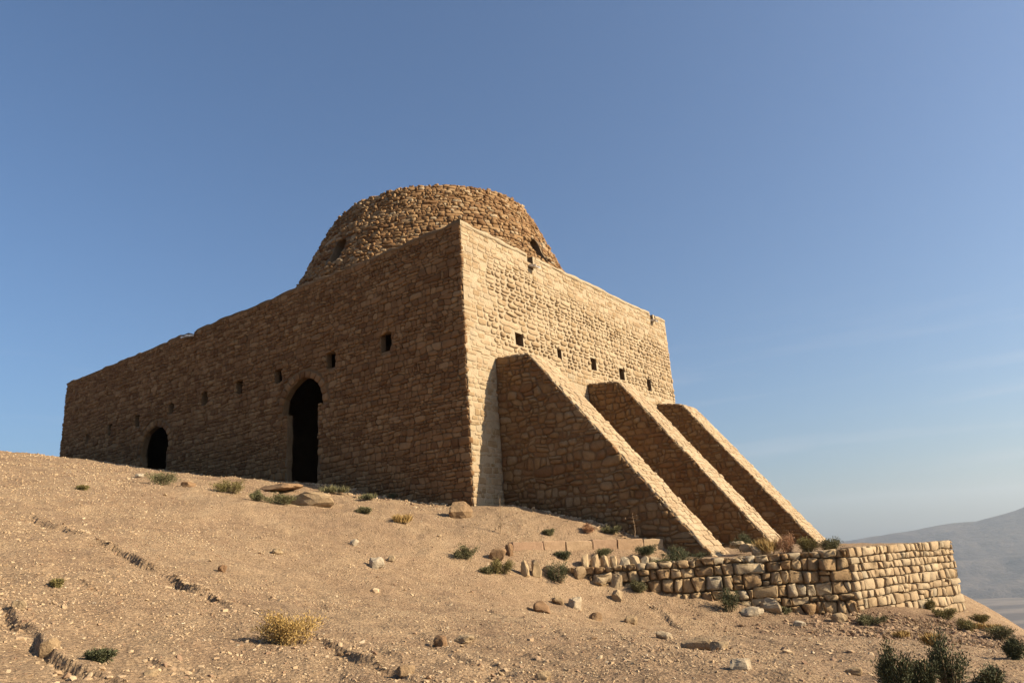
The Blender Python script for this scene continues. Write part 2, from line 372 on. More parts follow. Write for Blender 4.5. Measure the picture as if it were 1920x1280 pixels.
def build_mountain():
    az = np.radians(np.linspace(-15, 75, 420)); rr = np.linspace(3500, 7600, 90); V = []
    a_deg = np.degrees(az)
    # ridge height above the eye by bearing
    tgt = [(1200, 1052), (1400, 1030), (1590, 1013), (1660, 1001), (1720, 992), (1780, 980), (1830, 977), (1870, 966), (1900, 957), (1920, 950), (2050, 905), (2300, 880)]
    ra, rh = [-15], [-120]
    for q in tgt:
        d = aim(q); ra.append(math.degrees(math.atan2(d[0], d[1]))); rh.append(5600*d[2]/math.hypot(d[0], d[1]))
    ra.append(75); rh.append(100); ridge = np.interp(a_deg, ra, rh)
    for i, r in enumerate(rr):
        x, y = r*np.sin(az), r*np.cos(az)
        t = np.clip((r-3600)/2000, 0, 1); back = np.clip((r-5600)/1900, 0, 1)
        prof = t**1.35 - back**1.2*.9
        h = (PLAIN-12) + (ridge-PLAIN+12)*prof + np.clip(t*3, 0, 1)*(1-t)*170*fbm(x/420, y/420, 51, 5) + t*(4*fbm(x/90, y/90, 57, 3))
        V.append(np.c_[x, y, h])
    V = np.concatenate(V); na = len(az)
    F = [[i*na+j, i*na+j+1, (i+1)*na+j+1, (i+1)*na+j] for i in range(len(rr)-1) for j in range(na-1)]
    tag(mesh_obj('mountain', V, F, M['mountain']), 'hazy blue mountain ridge beyond the plain', kind='structure')
build_mountain()

def build_haze():
    s = 9300; z0, z1 = PLAIN-60, 520
    V = [(x, y, z) for z in (z0, z1) for x, y in ((-s, -s), (s, -s), (s, s), (-s, s))]
    F = [[0, 3, 2, 1], [4, 5, 6, 7], [0, 1, 5, 4], [1, 2, 6, 5], [2, 3, 7, 6], [3, 0, 4, 7]]
    m = bpy.data.materials.new('haze'); m.use_nodes = True; n = m.node_tree; n.nodes.clear()
    o = n.nodes.new('ShaderNodeOutputMaterial'); v = n.nodes.new('ShaderNodeVolumePrincipled')
    v.inputs['Color'].default_value = (.78, .88, 1.0, 1); v.inputs['Density'].default_value = .95e-4; v.inputs['Anisotropy'].default_value = .45
    n.links.new(v.outputs[0], o.inputs['Volume'])
    tag(mesh_obj('haze', V, F, m, smooth=False), 'thin pale haze in the air over the plain', kind='stuff')
build_haze()

# ------------------------------------------------------------------ masonry
def clip_half(poly, px, py, nx, ny):                    # keep the side where (p - q).n <= 0
    out = []; L = len(poly)
    dd = [(x-px)*nx+(y-py)*ny for x, y in poly]
    for i in range(L):
        a, b_ = poly[i], poly[(i+1) % L]; da, db = dd[i], dd[(i+1) % L]
        if da <= 0: out.append(a)
        if da*db < 0: t = da/(da-db); out.append((a[0]+(b_[0]-a[0])*t, a[1]+(b_[1]-a[1])*t))
    return out
def cells(domain, du, dv, jit=.28, wvar=.45, rowvar=.3, seed=1, extra=0.):
    """irregular coursed rubble: Voronoi cells of jittered rows, clipped to a convex domain (counter-clockwise)"""
    rg = np.random.default_rng(seed)
    D = [(x/du, y/dv) for x, y in domain]; xs = [p[0] for p in D]; ys = [p[1] for p in D]
    S = []; y = min(ys)-1
    while y < max(ys)+1:
        x = min(xs)-2+rg.random(); hh = 1+rowvar*(rg.random()-.5)*2
        while x < max(xs)+2:
            S.append((x, y+jit*(rg.random()-.5)*2))
            if rg.random() < extra: S.append((x+(rg.random()-.5)*.8, y+.3+.4*rg.random()))
            x += 1+wvar*(rg.random()-.5)*2
        y += hh
    grid = {}
    for i, s in enumerate(S): grid.setdefault((int(math.floor(s[0])), int(math.floor(s[1]))), []).append(i)
    edges = [(D[i], D[(i+1) % len(D)]) for i in range(len(D))]
    out = []
    for i, (x, y) in enumerate(S):
        if any((b_[0]-a[0])*(y-a[1])-(b_[1]-a[1])*(x-a[0]) < -1.0*math.hypot(b_[0]-a[0], b_[1]-a[1]) for a, b_ in edges): continue
        gx, gy = int(math.floor(x)), int(math.floor(y)); nb = []
        for ax in range(gx-2, gx+3):
            for ay in range(gy-2, gy+3):
                for j in grid.get((ax, ay), ()):
                    if j != i: q = S[j]; nb.append(((q[0]-x)**2+(q[1]-y)**2, q))
        nb.sort(key=lambda t: t[0])
        P = [(x-1.6, y-1.6), (x+1.6, y-1.6), (x+1.6, y+1.6), (x-1.6, y+1.6)]
        for d2, q in nb:
            if d2 > 4*max((a-x)**2+(c-y)**2 for a, c in P): break
            P = clip_half(P, (x+q[0])/2, (y+q[1])/2, q[0]-x, q[1]-y)
            if len(P) < 3: break
        for a, b_ in edges:
            if len(P) < 3: break
            P = clip_half(P, a[0], a[1], b_[1]-a[1], -(b_[0]-a[0]))
        if len(P) < 3: continue
        P = [(a*du, c*dv) for a, c in P]
        Q = []
        for k in range(len(P)):
            if math.dist(P[k], P[k-1]) > .025: Q.append(P[k])
        if len(Q) < 3: continue
        ar = .5*sum(Q[k-1][0]*Q[k][1]-Q[k][0]*Q[k-1][1] for k in range(len(Q)))
        if ar < .12*du*dv: continue
        out.append(Q)
    return out

def courses(x0, x1, y0, y1, du, dv, seed, wave=.35, split=.10, edge=.04, lean=.10, hv=.42):
    """roughly squared stones laid in wavy courses, as six-cornered outlines"""
    rg = random.Random(seed); out = []; ys = [y0]
    while ys[-1] < y1-.6*dv: ys.append(ys[-1]+dv*(1+hv*(rg.random()*2-1)))
    ys[-1] = y1
    vn = lambda x, j: (vn1(x/(du*2.4), j*7.7, seed))
    for j in range(len(ys)-1):
        yb = lambda x: ys[j]+(wave*dv*vn(x, j) if j else 0); yt = lambda x: ys[j+1]+wave*dv*vn(x, j+1)*(1 if j < len(ys)-2 else .5)
        x = x0; hh = (ys[j+1]-ys[j])/dv; lj = (rg.random()-.5)*edge*2; first = True
        while x < x1-.02:
            wd = du*math.exp(rg.gauss(0, .38))*(.75+.3*hh); xe = x+wd
            if xe > x1-.35*du: xe = x1
            tb = (rg.random()-.5)*2*lean*du; tt = (rg.random()-.5)*2*lean*du
            if xe >= x1: e = (rg.random()-.5)*2*edge; tb = e+(rg.random()-.5)*.02; tt = e+(rg.random()-.5)*.02
            if first: pb = pt = lj; first = False
            xm = (x+xe)/2+(rg.random()-.5)*.3*wd; jz = lambda: (rg.random()-.5)*.14*dv
            P = [(x+pb, yb(x)+jz()), (xm, yb(xm)+jz()), (xe+tb, yb(xe)+jz()), (xe+tt, yt(xe)+jz()), (xm, yt(xm)+jz()), (x+pt, yt(x)+jz())]
            if rg.random() < split and hh > .8:
                f = .35+.3*rg.random(); a = (P[0][0]+(P[5][0]-P[0][0])*f, P[0][1]+(P[5][1]-P[0][1])*f); b_ = (P[2][0]+(P[3][0]-P[2][0])*f, P[2][1]+(P[3][1]-P[2][1])*f)
                out += [[P[0], P[1], P[2], b_, a], [a, b_, P[3], P[4], P[5]]]
            else: out.append(P)
            pb, pt = tb, tt; x = xe
    return out
def rect_open(x0, x1, z0, z1):
    def f(P):
        cx = sum(p[0] for p in P)/len(P); cy = sum(p[1] for p in P)/len(P)
        if x0 < cx < x1 and z0 < cy < z1: return None
        Q = []
        for x, y in P:
            if x0 < x < x1 and z0 < y < z1:
                d = [(x-x0, (x0, y)), (x1-x, (x1, y)), (y-z0, (x, z0)), (z1-y, (x, z1))]
                x, y = min(d)[1]
            Q.append((x, y))
        return Q
    return f
def circ_open(cx, cz, rad):
    def f(P):
        mx = sum(p[0] for p in P)/len(P); my = sum(p[1] for p in P)/len(P)
        if my < cz-.05: return P
        if math.hypot(mx-cx, my-cz) < rad: return None
        Q = []
        for x, y in P:
            d = math.hypot(x-cx, y-cz)
            if d < rad: k = rad/max(d, 1e-6); x, y = cx+(x-cx)*k, cz+(y-cz)*k
            Q.append((x, y))
        return Q
    return f

def stone_geo(P, gap, h, mp, rg, depth=.07, k=.24, dome=.72, lump=.10, big=False):
    n = len(P); cx = sum(p[0] for p in P)/n; cy = sum(p[1] for p in P)/n
    mean = sum(math.hypot(x-cx, y-cy) for x, y in P)/n
    if mean < gap*1.6: return None
    f = 1-gap/mean
    P = [(cx+(x-cx)*f, cy+(y-cy)*f) for x, y in P]; ring = []
    for i in range(n):
        p, a, b_ = P[i], P[i-1], P[(i+1) % n]; k1 = k*(.7+.6*rg.random()); k2 = k*(.7+.6*rg.random())
        ring.append((p[0]+(a[0]-p[0])*k1, p[1]+(a[1]-p[1])*k1)); ring.append((p[0]+(b_[0]-p[0])*k2, p[1]+(b_[1]-p[1])*k2))
    m = len(ring); tx, ty = (rg.random()-.5)*h*.5/mean, (rg.random()-.5)*h*.5/mean
    lv = [(1.0, -depth, 0), (1.0, h*.45, .35), (.96, h*.86, .7), (dome, h*1.0, 1)] if big else [(1.0, -depth, 0), (.965, h*.55, .5), (dome, h, 1)]
    V = []
    for s, hh, nz in lv:
        for x, y in ring:
            q = (x-cx)*s, (y-cy)*s
            V.append(mp(cx+q[0]+(rg.random()-.5)*lump*mean*nz*.5, cy+q[1]+(rg.random()-.5)*lump*mean*nz*.5, hh+nz*(tx*q[0]+ty*q[1])+nz*(rg.random()-.5)*lump*h*2))
    F = []
    for l in range(len(lv)-1):
        for i in range(m): j = (i+1) % m; F.append([l*m+i, l*m+j, (l+1)*m+j, (l+1)*m+i])
    F.append([(len(lv)-1)*m+i for i in range(m)])
    return V, F

class Masonry:
    """collects stones; the ones that show largest become objects, the rest one mesh"""
    def __init__(self): self.S = []
    def add(self, g, mat, rnd):
        if g is None: return
        V = np.array(g[0]); q = pix(V); size = float(np.prod(q.max(0)-q.min(0)))
        c = V.mean(0)
        inside = -20 < q[:, 0].mean() < 1940
        self.S.append((size if inside else 0, V, g[1], mat, rnd))
    def build(self, parent, limit, name='stone', restname='rubble'):
        self.S.sort(key=lambda t: -t[0])
        for s, V, F, mat, rnd in self.S[:limit]:
            mesh_obj(name, V, F, M[mat], parent, rnd, loc=V.mean(0))
        rest = self.S[limit:]
        if rest:
            mats = sorted({t[3] for t in rest}); VV, FF, RR, MI = [], [], [], []; k = 0
            for s, V, F, mat, rnd in rest:
                VV.append(V); FF += [[i+k for i in f] for f in F]; RR.append(np.full(len(V), rnd)); MI += [mats.index(mat)]*len(F); k += len(V)
            o = mesh_obj(restname, np.concatenate(VV), FF, [M[t] for t in mats], parent, np.concatenate(RR), loc=world_loc(parent))
            o.data.polygons.foreach_set('material_index', MI); o['kind'] = 'stuff'

def box_verts(o, ex, ey, ez, a, b_): return [o+ex*x+ey*y+ez*z for z in (a[2], b_[2]) for x, y in ((a[0], a[1]), (b_[0], a[1]), (b_[0], b_[1]), (a[0], b_[1]))]
BOXF = [[0, 3, 2, 1], [4, 5, 6, 7], [0, 1, 5, 4], [1, 2, 6, 5], [2, 3, 7, 6], [3, 0, 4, 7]]
def prism(pts, along):                                  # closed polygon of 3D points pushed along a vector
    n = len(pts); V = [np.array(p) for p in pts]+[np.array(p)+along for p in pts]
    F = [[i, (i+1) % n, n+(i+1) % n, n+i] for i in range(n)]+[list(range(n))[::-1], list(range(n, 2*n))]
    return V, F
def fix_normals(me):
    bm = bmesh.new(); bm.from_mesh(me); bmesh.ops.recalc_face_normals(bm, faces=bm.faces); bm.to_mesh(me); bm.free()
def carve(o, cutters, first=False):
    if first: fix_normals(o.data)
    VV, FF, k = [], [], 0
    for V, F in cutters: VV += [tuple(p) for p in V]; FF += [[i+k for i in f] for f in F]; k += len(V)
    me = bpy.data.meshes.new('cut'); me.from_pydata(VV, [], FF); fix_normals(me); c = bpy.data.objects.new('cut', me); COL.objects.link(c)
    wl_ = world_loc(o); c.location = (0, 0, 0)
    par = o.parent; loc0 = o.location.copy(); o.parent = None; o.location = wl_
    md = o.modifiers.new('b', 'BOOLEAN'); md.object = c; md.operation = 'DIFFERENCE'; md.solver = 'EXACT'; md.use_self = False
    bpy.context.view_layer.update()
    ev = o.evaluated_get(bpy.context.evaluated_depsgraph_get()); nm = bpy.data.meshes.new_from_object(ev)
    o.modifiers.clear(); o.data = nm; o.parent = par; o.location = loc0
    bpy.data.objects.remove(c)

# ---- temple
temple = empty('stone_temple', site(7.5, -13.6, 2.0), 'large square stone fire temple with a truncated dome', 'temple')
def LW(x, z, h): return C0 + dL*x + nL*h + Z*z           # shaded wall
def RW(x, z, h): return C0 + dR*x + nR*h + Z*z           # sunlit wall
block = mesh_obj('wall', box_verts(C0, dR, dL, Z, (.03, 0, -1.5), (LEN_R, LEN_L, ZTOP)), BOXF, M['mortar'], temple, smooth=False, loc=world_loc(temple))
LH = [(3.46, 7.46, .50, .66), (6.25, 7.43, .48, .58), (9.27, 7.45, .44, .55), (11.76, 7.50, .44, .55), (14.2, 7.51, .44, .56), (16.77, 7.49, .40, .62), (19.64, 7.45, .40, .55), (22.15, 7.48, .36, .6), (24.34, 7.34, .4, .5)]
RH = [(2.86, 7.30, .48, .46), (5.32, 7.26, .30, .56), (7.74, 7.29, .44, .5), (10.0, 7.26, .46, .5), (12.43, 7.17, .44, .55)]
carve(block, [(box_verts(C0, dR, dL, Z, (.26, 1.9, 1.5), (13.3, 13.2, 9.6)), BOXF), (box_verts(C0, dR, dL, Z, (.26, 14.6, 1.5), (13.3, 25.6, 9.6)), BOXF)], True)
cut = []; Lop, Rop = [], []
for x, z, a, c in LH:
    P = [LW(x-a/2, z-c/2, .4), LW(x+a/2, z-c/2, .4), LW(x+a/2+.02, z+c/2, .4), LW(x-a/2-.01, z+c/2, .4)]; cut.append(prism(P, dR*2.6)); Lop.append(rect_open(x-a/2, x+a/2, z-c/2, z+c/2))
for x, z, a, c in RH:
    P = [RW(x-a/2+.03, z-c/2, .4), RW(x+a/2, z-c/2+.02, .4), RW(x+a/2-.02, z+c/2, .4), RW(x-a/2, z+c/2, .4)]; cut.append(prism(P, dL*1.5)); Rop.append(rect_open(x-a/2, x+a/2, z-c/2, z+c/2))
rg0 = random.Random(9)
DOORS = [(7.80, 1.14, .86, 5.98, 2.0), (17.92, 1.16, 1.0, 5.82, 3.5)]   # centre, arch radius, half width below, springing height, floor
for x, ra, hw, zs, zf in DOORS:
    jr = lambda: (rg0.random()-.5)*.10
    P = [LW(x-hw, zf, .4), LW(x+hw, zf, .4)]+[LW(x+hw+jr(), zf+(zs-.15-zf)*q/14, .4) for q in range(1, 14)]+[LW(x+hw, zs-.12, .4), LW(x+ra, zs-.10, .4)]
    for k in range(1, 14): t = math.pi*k/14; rj = ra+jr(); P.append(LW(x+rj*math.cos(t), zs+rj*.95*math.sin(t), .4))
    P += [LW(x-ra, zs-.10, .4), LW(x-hw, zs-.12, .4)]+[LW(x-hw+jr(), zf+(zs-.15-zf)*q/14, .4) for q in range(13, 0, -1)]
    cut.append(prism(P, dR*2.6))
    Lop += [rect_open(x-hw-.02, x+hw+.02, zf-2, zs), circ_open(x, zs, ra+.30)]
NOTCH = [(3.88, .36, .55), (13.55, .30, .42)]
for x, a, c in NOTCH:
    P = [RW(x-a/2, ZTOP-c, .4), RW(x+a/2, ZTOP-c, .4), RW(x+a/2, ZTOP+.4, .4), RW(x-a/2, ZTOP+.4, .4)]; cut.append(prism(P, dL*1.2)); Rop.append(rect_open(x-a/2, x+a/2, ZTOP-c, ZTOP+1))
P = [LW(15.2, ZTOP-.3, .4), LW(15.7, ZTOP-.3, .4), LW(15.7, ZTOP+.4, .4), LW(15.2, ZTOP+.4, .4)]; cut.append(prism(P, dR*.9)); Lop.append(rect_open(15.2, 15.7, ZTOP-.3, ZTOP+1))
carve(block, cut)
block.data.materials.clear(); block.data.materials.append(M['mortar']); block.data.materials.append(M['shade_brown_mortar'])
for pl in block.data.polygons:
    c_w = np.array(pl.center)+np.array(world_loc(block)); pl.material_index = 0 if (pl.normal@Vector(nR) > .5 and (c_w-C0)@nR > -.05) else 1  # pale mortar on the sunlit face only, shade-darkened mortar elsewhere

mas = Masonry(); rg = random.Random(3)
def apply_open(P, ops):
    for f in ops:
        P = f(P)
        if P is None: return None
    return P
# shaded long wall
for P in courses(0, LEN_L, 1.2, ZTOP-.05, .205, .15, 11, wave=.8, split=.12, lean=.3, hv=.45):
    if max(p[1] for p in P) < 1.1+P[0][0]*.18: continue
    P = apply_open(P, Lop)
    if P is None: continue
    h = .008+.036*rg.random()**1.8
    mas.add(stone_geo(P, .005+.013*rg.random(), h, LW, rg, .08, .24, .78, .25), 'shade_wall_stone', rg.random())
# sunlit wall: rubble courses standing proud of pale mortar in the middle, flusher towards the corner, top and foot
def proud(x, z):
    top = 10.2 - .04*x - .35*(vn1(x/1.1, z/.8, 61)); bot = 6.6+.4*(vn1(x/.9, 3.3, 62))
    left = 1.1+.8*(vn1(z/.7, 1.7, 63)) - .3*(z < 8.2)
    a = min(1, max(0, (x-left)/.9))*min(1, max(0, (top-z)/.5))*min(1, max(0, (z-bot)/.4))
    return a*(.75+.7*(vn1(x/1.3, z/.9, 64)))
for P in courses(0, LEN_R, 0, ZTOP-.05, .30, .165, 12, wave=.4):
    if max(p[1] for p in P) < 1.0 and P[0][0] < 1: continue
    P = apply_open(P, Rop)
    if P is None: continue
    cx = sum(p[0] for p in P)/len(P); cz = sum(p[1] for p in P)/len(P)
    if cz < 6.2 and any(a+.1 < cx < c-.1 for a, c in ((1.45, 2.65), (7.1, 8.4), (12.95, 14.5))): continue
    a = max(0, min(1, proud(cx, cz)+.25*(rg.random()-.5)))
    h = .006+.012*rg.random()+a*(.01+.05*rg.random()); gap = .010+.012*rg.random()+a*(.014+.028*rg.random())
    if a < .2 and rg.random() < .25: continue
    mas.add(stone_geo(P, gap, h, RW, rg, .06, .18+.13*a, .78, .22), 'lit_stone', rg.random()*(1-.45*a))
# arch rings over the doors
for x, ra, hw, zs, zf in DOORS:
    nv = 13
    for k in range(nv):
        t0, t1 = math.pi*(k+.04)/nv, math.pi*(k+.96)/nv; r1 = ra+.27+.05*rg.random()
        P = [(x+r*math.cos(t), zs+.95*r*math.sin(t)) for r, t in ((ra+.015, t0), (r1, t0), (r1, t1), (ra+.015, t1))]
        V, F = stone_geo(P, .008, .03+.02*rg.random(), LW, rg, .2, .12)
        mesh_obj('voussoir', V, F, M['shade_wall_stone'], block, rg.random(), loc=np.mean(V, 0))
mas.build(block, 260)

# rough mud coping along the two visible roof edges
def coping(fn, length, skip, name, mat):
    V, F = [], []; n = int(length/.12); prev = None
    for i in range(n+1):
        x = length*i/n; j = [(vn1(x/.35, q*3.1, 71)) for q in range(5)]
        if any(abs(x-s) < g for s, g in skip): prev = None; continue
        tz = ZTOP+.03+.09*j[0]+.07*(vn1(x/2.2, .5, 72)); ho = .035+.05*j[1]
        sec = [fn(x, ZTOP-.14+.08*j[2], -.05), fn(x, ZTOP-.12+.08*j[2], ho*.6), fn(x, tz-.05, ho), fn(x, tz, ho-.06), fn(x, tz+.01+.03*j[3], -.3), fn(x, ZTOP-.05, -.5)]
        k = len(V); V += sec
        if prev is not None:
            for q in range(5): F.append([prev+q, prev+q+1, k+q+1, k+q])
        prev = k
    mesh_obj(name, V, F, M[mat], temple, loc=world_loc(temple))
coping(LW, LEN_L, [(15.45, .3)], 'roof_edge', 'shade_brown_mortar'); coping(RW, LEN_R, [(a, b_/2+.05) for a, b_, c in NOTCH], 'roof_edge', 'mortar')
# metal rainwater chutes in the roof edge
def chute(fn, x, z, wd, out, drop):
    V, F = [], []; t = .012
    for (a, zz) in ((-.35, z), (.05, z-.02), (out, z-drop)):
        for dx, dz in ((-wd/2, .09), (-wd/2, 0), (wd/2, 0), (wd/2, .09), (wd/2-t, .09), (wd/2-t, t), (-wd/2+t, t), (-wd/2+t, .09)): V.append(fn(x+dx, zz+dz, a))
    for s in range(2):
        for i in range(8): j = (i+1) % 8; F.append([s*8+i, s*8+j, s*8+8+j, s*8+8+i])
    F += [[16+i for i in q] for q in ((0, 1, 6, 7), (1, 2, 5, 6), (2, 3, 4, 5))]
    mesh_obj('water_spout', V, F, M['metal'], temple, smooth=False, loc=world_loc(temple))
chute(RW, 3.92, ZTOP-.46, .26, .30, .10); chute(RW, 13.55, ZTOP-.36, .22, .25, .08); chute(LW, 15.45, ZTOP-.24, .34, .40, .12)

# ---- dome
DC = C0 + dR*6.96 + dL*7.2 + np.array([-.14, 0, 0]); RT_, Z0_, ZT_ = 4.55, 10.55, 14.98
def dome_prof(q): return float(np.interp(q, np.linspace(0, 1, 6), [6.56, 6.25, 5.74, 5.42, 4.98, RT_]))-.03
qs = np.linspace(0, 1, 60); pr = np.array([(dome_prof(q), Z0_+(ZT_-Z0_)*q) for q in qs])
# round the shoulder over onto the broken crown
cr = [(RT_-.16, ZT_+.05), (RT_-.5, ZT_+.06), (RT_-1.0, ZT_-.05)]
pr = np.r_[pr, cr]; arc = np.r_[0, np.cumsum(np.hypot(*np.diff(pr, axis=0).T))]; ALEN = arc[-1]
DTH0 = math.atan2(-DC[1], -DC[0])                        # bearing from the dome to the viewer
TR = np.interp(np.linspace(0, ALEN, 601), arc, pr[:, 0]).tolist(); TZ = np.interp(np.linspace(0, ALEN, 601), arc, pr[:, 1]).tolist()
def DM(x, s, h):
    th = DTH0+x/5.3; s = min(max(s, 0), ALEN)
    i = min(int(s/ALEN*600), 599); f = s/ALEN*600-i; r = TR[i]+(TR[i+1]-TR[i])*f; z = TZ[i]+(TZ[i+1]-TZ[i])*f
    a_, b_ = max(i-12, 0), min(i+12, 600); tr = TR[b_]-TR[a_]; tz = TZ[b_]-TZ[a_]
    l = math.hypot(tr, tz); nr_, nz_ = tz/l, -tr/l
    wv = .06*(vn1(x/1.3, s/1.1, 81))+.05*(vn1(x/.5, s/.5, 82))
    rr = r+nr_*(h+wv); zz = z+nz_*(h+wv); return np.array([DC[0]+rr*math.cos(th), DC[1]+rr*math.sin(th), zz+.045*rr*math.cos(th)*max(0, zz-11.5)/3.5])
ng = 150; ks = list(np.linspace(0, ALEN, 44)); V, F = [], []
for s in ks:
    for i in range(ng): V.append(DM((i/ng*2*math.pi-math.pi)*5.3, s, -.02))
for a in range(len(ks)-1):
    for i in range(ng): j = (i+1) % ng; F.append([a*ng+i, a*ng+j, (a+1)*ng+j, (a+1)*ng+i])
F.append([(len(ks)-1)*ng+i for i in range(ng)]); F.append([i for i in range(ng)][::-1])
dome = mesh_obj('dome', V, F, M['dome_mortar'], temple, smooth=False, loc=world_loc(temple))
WIN = []
cut = []
for nrm, tan in ((nL, dL), (nR, dR)):
    for zc, hw in ((11.72, .34),):
        zt = 12.62; P = [DC+nrm*6.6+tan*-hw+Z*zc, DC+nrm*6.6+tan*hw+Z*zc, DC+nrm*6.6+tan*hw+Z*zt]
        P += [DC+nrm*6.6+tan*hw*math.cos(math.pi*k/8)+Z*(zt+hw*math.sin(math.pi*k/8)) for k in range(1, 8)]+[DC+nrm*6.6+tan*-hw+Z*zt]
        cut.append(prism(P, -nrm*3.4)); WIN.append((nrm, tan, zc, zt, hw))
tc = [DC+np.array([4.55*math.cos(a), 4.55*math.sin(a), 10.9]) for a in np.linspace(0, 2*math.pi, 40, endpoint=False)]; carve(dome, [prism(tc, Z*2.8)], True)
carve(dome, cut)
def in_window(p, m=.06):
    for nrm, tan, zc, zt, hw in WIN:
        d = p-DC
        if d@nrm > 3 and abs(d@tan) < hw+m and zc-m < p[2] and (p[2] < zt or math.hypot(d@tan, p[2]-zt) < hw+m): return True
    return False
dm = Masonry()
for P in courses(-10.6, 10.6, 0, ALEN-.3, .20, .12, 13, wave=.6, split=.14, lean=.25):
    V = [DM(x, y, 0) for x, y in P]; c = np.mean(V, 0)
    if c[2] < 10.6 or in_window(c, 0.) or any(in_window(v, -.03) for v in V): continue
    dm.add(stone_geo(P, .006+.018*rg.random(), .012+.08*rg.random()**1.8, DM, rg, .08, .2, .78, .35), 'dome_stone', rg.random())
dm.build(dome, 40)

# ---- buttresses
def buttress(u, wd, label, joint, du, dv, seed, hmul, prf):
    v1, z1, sl = prf
    zt = 6.40; vend = v1+(z1+.9)/sl
    t = empty('buttress', site(u+wd/2, 3.2, .2), label, 'buttress', 'sloping buttresses against the sunlit wall')
    P = [site(u, .012, -1.6), site(u, .012, zt-.03), site(u, v1-.01, z1-.035), site(u, vend-.03, -.93), site(u, vend-.03, -1.6)]
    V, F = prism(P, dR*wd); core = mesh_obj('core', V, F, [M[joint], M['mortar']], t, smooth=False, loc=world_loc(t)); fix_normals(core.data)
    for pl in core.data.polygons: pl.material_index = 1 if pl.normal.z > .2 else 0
    ms = Masonry()
    SM = lambda x, z, h: site(u-h, x, z)
    sn = np.array([z1+.9, vend-v1]); sn = sn/np.linalg.norm(sn)
    for Q in courses(.03, vend, -.6, zt-.02, du, dv, seed, wave=.75, split=.14, lean=.3, hv=.45):
        if max(q[1] for q in Q) < .5-.25*Q[0][0]: continue
        Q = clip_half(Q, v1, z1-.02, sn[0], sn[1])
        if len(Q) >= 3: Q = clip_half(Q, 0, zt-.02, (zt-z1)/v1, 1.)
        Q = [q for i_, q in enumerate(Q) if math.dist(q, Q[i_-1]) > .02]
        if len(Q) < 3 or max(q[0] for q in Q)-min(q[0] for q in Q) < .07 or max(q[1] for q in Q)-min(q[1] for q in Q) < .06: continue
        Q = [(x+.13*(vn1(x/.33, z/.33, 5)), z+.13*(vn1(x/.33, z/.33, 6))) for x, z in Q]
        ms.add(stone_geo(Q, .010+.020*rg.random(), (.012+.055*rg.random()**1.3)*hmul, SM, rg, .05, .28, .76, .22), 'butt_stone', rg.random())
    ln = math.hypot(vend-v1, z1+.9); e = np.array([(vend-v1)/ln, -(z1+.9)/ln])
    CM = lambda x, s, h: site(u+x, v1+e[0]*s-e[1]*h, z1+e[1]*s+e[0]*h)
    for Q in courses(-.01, wd+.01, .02, ln-.1, .20, .15, seed+50, edge=.065, wave=.6, lean=.25):
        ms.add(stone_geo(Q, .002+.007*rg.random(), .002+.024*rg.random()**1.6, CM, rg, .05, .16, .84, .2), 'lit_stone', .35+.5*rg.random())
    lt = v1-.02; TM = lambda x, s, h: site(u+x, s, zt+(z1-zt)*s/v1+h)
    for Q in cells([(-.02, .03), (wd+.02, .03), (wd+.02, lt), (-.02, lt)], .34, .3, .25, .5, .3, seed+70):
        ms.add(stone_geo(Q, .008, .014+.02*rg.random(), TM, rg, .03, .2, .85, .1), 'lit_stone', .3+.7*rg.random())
    ms.build(t, 300)
buttress(1.46, 1.14, 'nearest and largest sloping stone buttress, beside the temple corner', 'joint', .235, .185, 21, 1.1, (1.32, 6.27, 1.25))
buttress(7.12, 1.28, 'middle sloping stone buttress of the three', 'joint', .215, .165, 22, .85, (1.34, 6.24, 1.295))
buttress(12.98, 1.45, 'farthest sloping stone buttress, at the far end of the sunlit wall', 'joint', .215, .165, 23, .85, (1.16, 6.18, 1.32))

# ---- retaining wall of the terrace
RA, RB, RC = np.array([.85, 18.2, 0]), np.array([7.42, 18.14, 0]), np.array([11.4, 21.05, 0])
def seg(a, b_):
    t = (b_-a); l = np.linalg.norm(t); t = t/l; nn = np.array([t[1], -t[0], 0]); return t, l, nn
t1, l1, n1 = seg(RA, RB); t2, l2, n2 = seg(RB, RC)
rw = empty('retaining_wall', (RA+RB)/2-Z*1.0, 'low dry-stone retaining wall with a sunlit end face', 'wall')
ci = RB - (n1+n2)/np.linalg.norm(n1+n2)*.14
a_, c_ = RA-n1*.08, RC-n2*.06; out = [a_, ci, c_, c_-n2*.55, ci-(n1+n2)*.38, a_-n1*.5]
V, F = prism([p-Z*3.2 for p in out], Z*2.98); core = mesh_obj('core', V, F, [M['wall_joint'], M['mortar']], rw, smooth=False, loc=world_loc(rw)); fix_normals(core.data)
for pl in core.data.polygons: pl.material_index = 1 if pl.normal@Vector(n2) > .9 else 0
ms = Masonry()
W1 = lambda x, z, h: RA+t1*x+n1*(h-.12+.05*(vn1(x/1.5, z, 91)))+Z*z
W2 = lambda x, z, h: RB+t2*x+n2*(h-.10)+Z*z
for Q in courses(0, l1-.02, -2.0, -.13, .235, .22, 33, wave=.5, split=.10, lean=.24, hv=.35):
    if max(p[1] for p in Q) < -.75-.22*Q[0][0]: continue
    ms.add(stone_geo(Q, .008+.02*rg.random(), .11+.09*rg.random(), W1, rg, .12, .16, .82, .34, True), 'ret_stone', rg.random())
for Q in courses(.02, l2, -2.3, -.10, .23, .19, 34, wave=.3, split=.06, hv=.25):
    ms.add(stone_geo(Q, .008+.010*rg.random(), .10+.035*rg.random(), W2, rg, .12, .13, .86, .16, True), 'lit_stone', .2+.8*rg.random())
ms.build(rw, 300)

